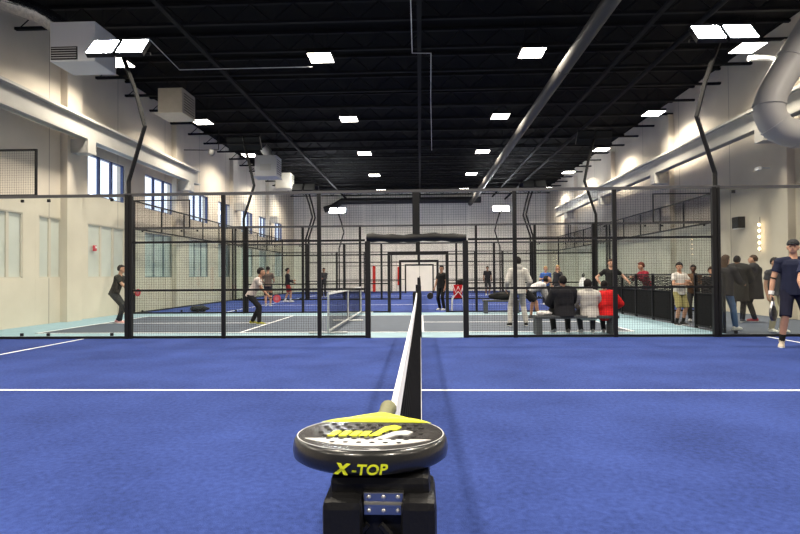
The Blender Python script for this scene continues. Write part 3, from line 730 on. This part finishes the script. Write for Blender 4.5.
# brush-like marks on the face: a row of yellow dashes with a hooked stroke, and a white hooked stroke
m = MB()
for x in (-.075, -.055, -.036, -.018): m.prism([(x, -.030), (x+.014, -.030), (x+.020, .006), (x+.006, .006)], T, T+.0027)
m.prism([(.000, -.026), (.014, -.030), (.030, .014), (.046, .020), (.054, .044), (.040, .058), (.022, .044), (.012, .010)], T, T+.0027); m.build('yellow_mark', YEL, r)
m = MB(); m.prism([(.012, -.048), (.030, -.050), (.050, -.020), (.070, -.018), (.078, .004), (.064, .016), (.042, .004), (.028, -.022)], T, T+.0027); m.build('white_mark', RW, r)
m = MB(); m.prism([((W-.004)*cos(a)*.985, .150*sin(a)+.040*max(0, 1-abs(cos(a))/.45)) for a in [radians(36+108*i/24) for i in range(25)]]+[(x, .090+.034*(1-(x/.11)**2)) for x in [-.108+.216*i/12 for i in range(13)]], -T*.2, T+.0012); m.build('yellow_shoulder', YEL, r)
m = MB()
for sx in (-1, 1): m.prism([(sx*.003, .24), (sx*.020, .24), (sx*.085, .105), (sx*.02, .13)][::-sx], -T*.8, T*.3)
m.build('throat', ROUT, r)
m = MB(); m.tube([(0, .215, 0), (0, .24, 0), (0, .325, 0), (0, .34, 0), (0, .348, 0)], [.015, .0175, .018, .021, .018], 14); m.build('grip', mat('grip_olive', (.17, .17, .09), .8, bump=.4, bscale=120), r, smooth=True)
# X-TOP on the rim, bent to its curve
def rim_text(txt, x0, size, shear, offset=0.0):
    cu = bpy.data.curves.new('t', 'FONT'); cu.body = txt; cu.size = size; cu.shear = shear; cu.offset = offset; cu.extrude = .0006; cu.resolution_u = 4
    o = bpy.data.objects.new('t', cu); COL.objects.link(o); dg = bpy.context.evaluated_depsgraph_get()
    me = bpy.data.meshes.new_from_object(o.evaluated_get(dg)); bpy.data.objects.remove(o)
    bm = bmesh.new(); bm.from_mesh(me); bpy.data.meshes.remove(me)
    bmesh.ops.subdivide_edges(bm, edges=[e for e in bm.edges if e.calc_length() > .008], cuts=2)
    wd = max(v.co.x for v in bm.verts)
    for v in bm.verts:
        x, z, d = v.co.x*1.12+x0, v.co.y-.0150, v.co.z
        f = .0022*max(0, (z-.0)/.0114)**2
        ysurf = -.131*math.sqrt(max(0, 1-(x/W)**2))
        v.co = V((x, ysurf+(.0016 if z > .008 else 0)+(.0012 if z < -.010 else 0)-.0011-d, z))
    return bm, wd*1.12
bm1, w1 = rim_text('X', -.041, .0225, .25, .0014); bm2, w2 = rim_text('-TOP', -.041+w1+.0005, .0225, .14, .0005)
m = MB(); me = bpy.data.meshes.new('a'); bm1.to_mesh(me); m.bm.from_mesh(me); bm2.to_mesh(me); m.bm.from_mesh(me); m.build('lettering', YEL, r)['label'] = 'yellow X-TOP lettering on the rim'

# ------------------------------------------------------------------ lamps
def ceiling_light(i, j, x, y, label, seen=True):
    t = thing('ceiling_light', label, 'ceiling light', (x, y, 7.4), 0, 'square ceiling lights')
    m = MB(); m.span((-.34, -.34, .012), (.34, .34, .10)); m.build('housing', BLACK, t, bevel=.01)
    m = MB(); m.span((-.32, -.32, 0), (.32, .32, .013)); m.build('diffuser', LAMP, t)
    l = bpy.data.lights.new('lamp_light', 'AREA'); l.shape = 'SQUARE'; l.size = .6; l.energy = 300 if abs(x) < 5 else 190; l.color = (1.0, .90, .74); l.spread = radians(150)
    lo = bpy.data.objects.new('lamp_light', l); COL.objects.link(lo); lo.parent = t; lo.location = (0, 0, -.012)
    m = MB(); m.tube([(-.2, 0, .1), (-.2, 0, .9)], .008, 6); m.tube([(.2, 0, .1), (.2, 0, .9)], .008, 6); m.build('hangers', JOIST, t)
RN = {13.9: 'nearest visible row', 19.8: 'second visible row', 25.7: 'third visible row', 31.5: 'fourth visible row', 37.3: 'row against the far wall', 8.0: 'row above the near court', 2.1: 'row above the net post', -3.8: 'row behind the camera'}
CN = {-8.5: 'far left', -2.67: 'centre left', 3.22: 'centre right', 9.05: 'far right'}
for y in RN:
    for x in CN: ceiling_light(0, 0, x, y, 'square ceiling light, %s of the %s' % (CN[x], RN[y]))
def flood(label, x, y, facing, on=True, mirror=1):
    """bent black pole clipped to the fence with a pair of floodlights"""
    t = thing('floodlight', label, 'floodlight', (x, y, 0), 0 if facing < 0 else pi)
    s = mirror if facing < 0 else -mirror
    m = MB(); P = [(0, .08, 0.0), (0, .08, 3.3), (s*.36, .05, 4.45), (s*.20, .0, 5.15), (s*-.04, -.10, 5.92)]
    m.tube(P, .048, 4); m.build('pole', BLACK, t)
    m = MB(); m.tube([(s*-.04-.6, -.10, 5.92), (s*-.04+.6, -.10, 5.92)], .03, 6); m.build('crossbar', BLACK, t)
    R = Matrix.Rotation(radians(-38), 3, 'X')
    for dx in (-.31, .31):
        c = V((s*-.06+dx, -.20, 6.0)); m = MB(); m.box(c, (.56, .10, .50), R); h = m.build('lamp_head', BLACK, t, bevel=.01)
        m = MB(); m.box(c+R@V((0, -.053, 0)), (.52, .012, .46), R); m.build('lamp_glass', FLOOD if on else FLOODOFF, h)
flood('left floodlight pair on a bent black pole, lit, at the near court\'s fence', -6.05, 10.0, -1, True, 1)
flood('right floodlight pair on a bent black pole, lit, at the near court\'s fence', 6.05, 10.0, -1, True, -1)
for x, mi, nm in ((-6.05, 1, 'left'), (6.05, -1, 'right')):
    flood('unlit floodlight pole at the %s of the second court\'s near fence' % nm, x, 17.5, 1, False, mi)
    flood('unlit floodlight pole at the %s of the second court\'s far fence' % nm, x, 27.45, -1, False, mi)
    flood('floodlight pair at the near %s of the third court, facing the far wall' % nm, x*.985, 27.85, 1, True, mi)
    flood('lit floodlight pair shining from the far %s of the third court' % nm, x*.965, 37.8, -1, True, mi)

# ------------------------------------------------------------------ ducts, units and pipes overhead
def pipe(name, label, cat, pts, rad, material, n=14, bands=None):
    m = MB(); m.tube(pts, rad, n); t = tag(m.build(name, material, smooth=True), label, cat)
    if bands:
        for i in bands:
            b = MB(); p, q_ = V(pts[i]), V(pts[min(i+1, len(pts)-1)]); d = (q_-p).normalized(); b.tube([p-d*.03, p+d*.03], rad*1.06, n); b.build('joint_band', material, t, smooth=True)
    return t
AD = pipe('air_duct', 'long grey round duct running along the right of the ceiling', 'duct', [(4.12, y, 7.0) for y in (-4, 8, 12.5, 14, 20, 27, 34, 42)], .175, mat('duct_grey', (.03, .028, .026), .6), 16, (3, 4, 5))
pipe('ceiling_pipe', 'thin dark pipe along the ceiling, right of the round duct', 'pipe', [(6.9, y, 7.35) for y in (-4, 10, 25, 42)], .07, JOIST)
pipe('white_duct', 'big white round duct bending in a hook at the upper right', 'duct', smoothpath([(9.5, 11.3, 7.7), (9.0, 11.3, 6.95), (8.45, 11.3, 6.05), (8.02, 11.3, 5.3), (7.93, 11.3, 4.9), (8.1, 11.3, 4.54), (8.5, 11.3, 4.38), (9.3, 11.3, 4.40), (10.3, 11.3, 4.40)], 5), .31, DUCTW, 22, (10, 18, 24, 30))
pipe('foil_duct', 'silver foil flexible duct entering the unit at the upper left', 'duct', smoothpath([(-10.1, 11.2, 7.95), (-9.6, 11.3, 7.80), (-8.9, 11.35, 7.55), (-8.3, 11.38, 7.15), (-7.95, 11.4, 6.95)], 4), .23, FOIL, 18)
t = thing('heater_unit', 'pale ceiling unit with a dark louvre beside the left floodlight', 'heater', (-7.87, 11.4, 6.25))
m = MB(); m.span((-.53, -.43, 0), (.53, .43, .92)); m.build('casing', UNITW, t, bevel=.02)
m = MB(); m.span((-.50, -.445, .04), (.12, -.43, .34)); lv = m.build('louvre', BLACK, t)
m = MB()
for i in range(5): m.box((-.19, -.45, .08+i*.055), (.58, .02, .012))
m.build('slats', GREYP, lv)
m = MB()
for x in (-.45, .45): m.tube([(x, 0, .9), (x, 0, 1.40)], .012, 6)
m.build('hanger_rods', JOIST, t)
def box_unit(label, c, d, material, grille=True):
    t = thing('heater_unit', label, 'heater', (c[0], c[1], c[2]-d[2]/2))
    m = MB(); m.box((0, 0, d[2]/2), d); m.build('casing', material, t, bevel=.015)
    m = MB(); m.span((-d[0]/2-.12, -d[1]/2-.05, -.02), (d[0]/2+.04, d[1]/2, .0)); m.build('drip_tray', material, t)
    m = MB()
    for i in range(7): m.box((d[0]/2+.008, 0, d[2]*(.15+.11*i)), (.016, d[1]*.8, .02))
    m.build('grille', BLACK, t)
    m = MB()
    for x in (-d[0]*.4, d[0]*.4): m.tube([(x, 0, d[2]-.02), (x, 0, 8.2-c[2]+d[2]/2)], .012, 6)
    m.build('hanger_rods', JOIST, t)
    return t
box_unit('beige box heater hanging under the ceiling, left of the second light row', (-8.10, 16.75, 7.10), (.82, 1.0, .82), BEIGE)
w_ = box_unit('white unit heater with a round fan cowl, farther down the left side', (-6.95, 23.6, 6.35), (1.0, .9, .95), UNITW)
m = MB(); m.tube([(.05, -.1, .95), (.0, -.15, 1.15), (-.15, -.25, 1.35)], [.22, .22, .20], 14); m.build('cowl', ALU, w_, smooth=True)
m = MB(); m.span((-.25, -.47, .25), (.25, -.45, .55)); m.build('louvre', GREYP, w_)
box_unit('beige box heater farthest down the left side', (-7.55, 29.0, 6.65), (.85, .9, .85), BEIGE)
pipe('conduit', 'pale conduit crossing the ceiling at the upper left', 'conduit', [(-6.89, 12.5, 7.45), (-6.89, 14.3, 7.32), (-2.99, 14.3, 7.32)], .014, CABLE, 6)
pipe('conduit', 'thin conduit running down the middle of the ceiling', 'conduit', [(-.08, 8, 7.55), (-.10, 14.06, 7.55), (.43, 14.1, 7.55), (.5, 18, 7.55), (.70, 25.8, 7.55)], .014, CABLE, 6)
FD = pipe('far_duct', 'dark round duct across the far wall with a bent left end', 'duct', [(-7.7, 42.3, 6.7), (-7.0, 42.3, 6.9), (-6.3, 42.3, 7.36), (5.0, 42.3, 7.36)], .26, mat('duct_black', (.02, .02, .022), .5), 14)
pipe('downpipe', 'white pipe bending down the right wall near the bright lamp', 'pipe', smoothpath([(9.2, 14.1, 7.2), (9.75, 14.1, 7.2), (9.93, 13.9, 7.0), (9.93, 13.85, 6.4), (9.93, 13.85, 5.6)], 4), .07, WHITE, 10)
def hangers(o, pts, top):
    for x, y, z in pts:
        m = MB(); m.tube([(x, y, z), (x, y, top)], .010, 6); m.build('hanger_rod', JOIST, o)
hangers(AD, [(4.12, y, 7.1) for y in (4, 11, 18, 25, 32, 39)], ZC); hangers(FD, [(x, 42.3, 7.5) for x in (-5.5, -1, 4)], ZC)
def bracket(label, x, y, z, s):
    m = MB(); m.tube([(x, y, z), (x+s*.9, y, z-.02), (x+s*1.5, y, z-.02)], .02, 6); m.tube([(x+s*1.5, y, z), (x+s*1.5, y, z+.9)], .02, 6)
    o = tag(m.build('wall_bracket', BLACK), label, 'bracket'); m = MB(); m.ell((x+s*1.2, y, z-.13), (.13, .13, .15), None, 12, 8); m.build('speaker_ball', mat('speaker_grey', (.12, .12, .12), .6), o, smooth=True)
bracket('black pipe bracket with a round speaker on the left wall', -9.95, 21.4, 6.7, 1)

# ------------------------------------------------------------------ right-hand side furniture
LAT = mat('lattice_black', (.006, .006, .007), .7, spec=.15)
t = thing('barrier', 'black waist-high lattice barrier along the right walkway', 'barrier', (6.52, 10.4, 0))
ypos = [.3, 1.45, 2.6, 3.75, 4.9, 6.0, 6.9]; gap = (1.45, 2.6)
for y in ypos:
    m = MB(); m.span((-.03, y-.03, 0), (.03, y+.03, 1.27)); m.build('post', BLACK, t)
for a, b in zip(ypos, ypos[1:]):
    if (a, b) == gap: continue
    m = MB(); m.span((-.02, a, 1.22), (.02, b, 1.26)); m.span((-.02, a, .04), (.02, b, .08)); m.span((-.02, a, .80), (.02, b, .83)); m.build('rail', BLACK, t)
    m = MB(); n = round((b-a)/.03)
    for i in range(1, n): m.box((0, a+(b-a)*i/n, .44), (.006, .020, .72))
    for j in range(24): m.box((.008, (a+b)/2, .09+j*.03), (.005, b-a, .014))
    random.seed(int(a*10))
    for j in range(9):
        pts = [(0, a+(b-a)*i/14, .85+j*.042+random.uniform(-.016, .016)) for i in range(15)]; m.tube(pts, .012, 4)
    for i in range(1, 12): m.box((.006, a+(b-a)*i/12, 1.02), (.006, .018, .38))
    m.build('lattice', LAT, t)
def bench(label, x0, x1, y, h, c):
    t = thing('bench', label, 'bench', ((x0+x1)/2, y, 0)); L = x1-x0
    mt = mat('bench_slate', (.05, .055, .06), .6)
    m = MB(); m.span((-L/2, -.19, h-.06), (L/2, .19, h)); m.build('seat', mt, t, bevel=.01)
    for s in (-1, 1):
        m = MB(); x = s*(L/2-.09); m.span((x-.06, -.18, 0), (x+.06, .18, h-.06)); m.build('leg', mt, t, bevel=.006)
    return t
bench('dark slate bench behind the near fence with three people on it', 2.48, 4.22, 10.58, .40, 0)
bench('dark slate bench in the walkway by the second fence, black bag on it', 2.15, 3.35, 16.95, .44, 0)
m = MB(); m.ell((2.80, 16.92, .565), (.46, .17, .125), None, 18, 10, lambda d: 1+.10*sin(7*d.x+4*d.y)); o = tag(m.build('duffel_bag', cloth((.012, .012, .014)), smooth=True), 'slumped black sports bag lying on the rear bench', 'bag')
m = MB(); m.tube(smoothpath([(2.5, 16.80, .62), (2.65, 16.74, .70), (2.95, 16.74, .71), (3.1, 16.80, .62)], 4), .014, 6); m.build('strap', cloth((.03, .03, .03)), o)
m = MB(); m.ell((2.70, 10.58, .445), (.15, .11, .055), None, 18, 10, lambda d: 1+.22*sin(9*d.x+3)*cos(8*d.y)); tag(m.build('towel', cloth((.72, .70, .68)), smooth=True), 'crumpled white towel on the left end of the front bench', 'towel')
m = MB(); m.ell((-8.05, 18.5, .11), (.36, .18, .12), None, 18, 10, lambda d: 1+.15*sin(6*d.x+2*d.y)); m.bm.transform(Matrix.Identity(4)); tag(m.build('sports_bag', cloth((.012, .012, .012)), smooth=True), 'small black bag on the blue floor by the second fence, left', 'bag')
# ball cart: red fabric bin on folding pale legs
t = thing('ball_cart', 'red fabric ball basket on crossed white legs by the second doorway', 'cart', (1.40, 18.1, 0))
m = MB(); m.loft([((0, 0, .47), V((1, 0, 0)), V((0, 1, 0)), .20, .17), ((0, 0, .62), V((1, 0, 0)), V((0, 1, 0)), .23, .20), ((0, 0, .93), V((1, 0, 0)), V((0, 1, 0)), .25, .22)], 4); m.bm.transform(Matrix.Rotation(pi/4, 4, 'Z')); m.build('basket', cloth((.55, .012, .02)), t)
for y in (-.21, .21):
    for s in (-1, 1):
        m = MB(); m.tube([(s*.22, y, .02), (s*.19, y, .46), (s*-.0, y*1.02, .70)], .016, 8); m.build('leg', WHITE, t, smooth=True)
        m = MB(); m.tube([(s*.19, y*1.05, .94), (s*.09, y*1.12, .66), (0, y*1.1, .88)], .014, 8); m.build('brace', WHITE, t, smooth=True)
m = MB(); m.ell((1.55, 18.12, 1.02), (.17, .15, .12), None, 14, 8, lambda d: 1+.1*sin(5*d.x+3*d.y)); tag(m.build('kit_bag', cloth((.012, .012, .014)), smooth=True), 'black bag resting on top of the red ball basket', 'bag')
# white bag with a black mark hanging on the second fence
m = MB(); m.loft([((0, 0, -.26), V((1, 0, 0)), V((0, 1, 0)), .16, .05), ((0, 0, -.14), V((1, 0, 0)), V((0, 1, 0)), .19, .08), ((-.03, 0, .0), V((1, 0, 0)), V((0, 1, 0)), .13, .06), ((-.05, 0, .10), V((1, 0, 0)), V((0, 1, 0)), .05, .03)], 12)
o = tag(m.build('hanging_bag', cloth((.75, .75, .75)), smooth=True, loc=(5.62, 17.36, 1.06)), 'white bag with a black spot hanging on the second fence', 'bag')
m = MB(); m.ell((.08, -.075, -.13), (.05, .02, .05), None, 10, 8); m.tube([(-.05, 0, .08), (-.06, .0, .2), (-.01, .05, .24)], .018, 6); m.tube([(-.05, 0, .08), (.0, .0, .19), (-.01, .05, .24)], .018, 6); m.build('black_trim', BLACK, o)
# red uprights at the far left of the middle
for x, y, h, nm in ((-3.55, 40.9, 2.05, 'left'), (-1.68, 42.69, 1.5, 'right')):
    m = MB(); z0 = .02 if nm == 'left' else .5
    m.span((-.11, -.1, z0), (.11, .1, z0+h)); tag(m.build('post_pad', cloth((.50, .03, .02)), loc=(x, y, 0), bevel=.04), 'red upright pad against the far wall, %s one' % nm, 'pad')
# small wall things
m = MB(); m.span((0, -.06, -.09), (.07, .06, .09)); o = tag(m.build('fire_alarm', mat('alarm_red', (.5, .02, .05), .4), loc=(XL, 15.75, 2.22), bevel=.01), 'small red alarm box on the left wall', 'alarm'); m = MB(); m.span((.07, -.03, .0), (.085, .03, .06)); m.build('strobe', WHITE, o)
m = MB(); m.span((-.22, -.18, -.02), (0, .18, .34)); o = tag(m.build('wall_speaker', BLACK, loc=(XR, 16.5, 2.72), bevel=.015), 'black box speaker on the right wall above the lounge', 'speaker'); m = MB(); m.span((-.20, -.14, -.05), (-.02, .14, -.02)); m.build('base_plate', WHITE, o)
for y, nm in ((15.5, 'left'), (14.55, 'right')):
    t = thing('bulb_string', 'string of warm bulbs on the right wall, %s string' % nm, 'light string', (XR-.06, y, 2.0))
    m = MB(); m.tube([(0, 0, -.1), (0, 0, .95)], .006, 6); m.build('cord', BLACK, t)
    for i in range(5): m = MB(); m.ell((-.03, 0, i*.18), (.032, .032, .045), None, 10, 8); m.build('bulb', BULB, t, smooth=True)
m = MB(); m.span((-.35, -.02, -.02), (0, .02, .02)); m.box((-.36, -.05, -.03), (.09, .2, .09)); tag(m.build('security_camera', WHITE, loc=(XR, 15.1, 4.35)), 'small white security camera on the right wall', 'camera')

# ------------------------------------------------------------------ sky, camera, render look
w = bpy.data.worlds.new('sky'); S.world = w; w.use_nodes = True
bg = w.node_tree.nodes['Background']; bg.inputs['Color'].default_value = (.82, .90, 1.0, 1); bg.inputs['Strength'].default_value = 1.6

cam = bpy.data.cameras.new('camera'); co = bpy.data.objects.new('camera', cam); COL.objects.link(co); S.camera = co
yaw, pitch, roll, f = -.0379320076, .0163177374, -.00763626572, 534.18
cy, sy, cp, sp = cos(yaw), sin(yaw), cos(pitch), sin(pitch)
fw = V((sy*cp, cy*cp, sp)); rt = V((cy, -sy, 0)); up = rt.cross(fw)
r2 = rt*cos(roll)+up*sin(roll); u2 = up*cos(roll)-rt*sin(roll)
co.matrix_world = Matrix.Translation((.0780, -.9297, 1.2674)) @ Matrix((r2, u2, -fw)).transposed().to_4x4()
cam.sensor_fit = 'HORIZONTAL'; cam.sensor_width = 36; cam.lens = f*36/800; cam.clip_start = .05
vs = S.view_settings; S.display_settings.display_device = 'sRGB'
vs.view_transform = 'Standard'; vs.look = 'None'; vs.gamma = 1; vs.use_curve_mapping = False; vs.exposure = 0.32
c = S.cycles
c.use_denoising = True; c.max_bounces = 8; c.diffuse_bounces = 4; c.glossy_bounces = 3; c.transparent_max_bounces = 40; c.transmission_bounces = 4
c.caustics_reflective = False; c.caustics_refractive = False; c.sample_clamp_indirect = 6; c.use_light_tree = True
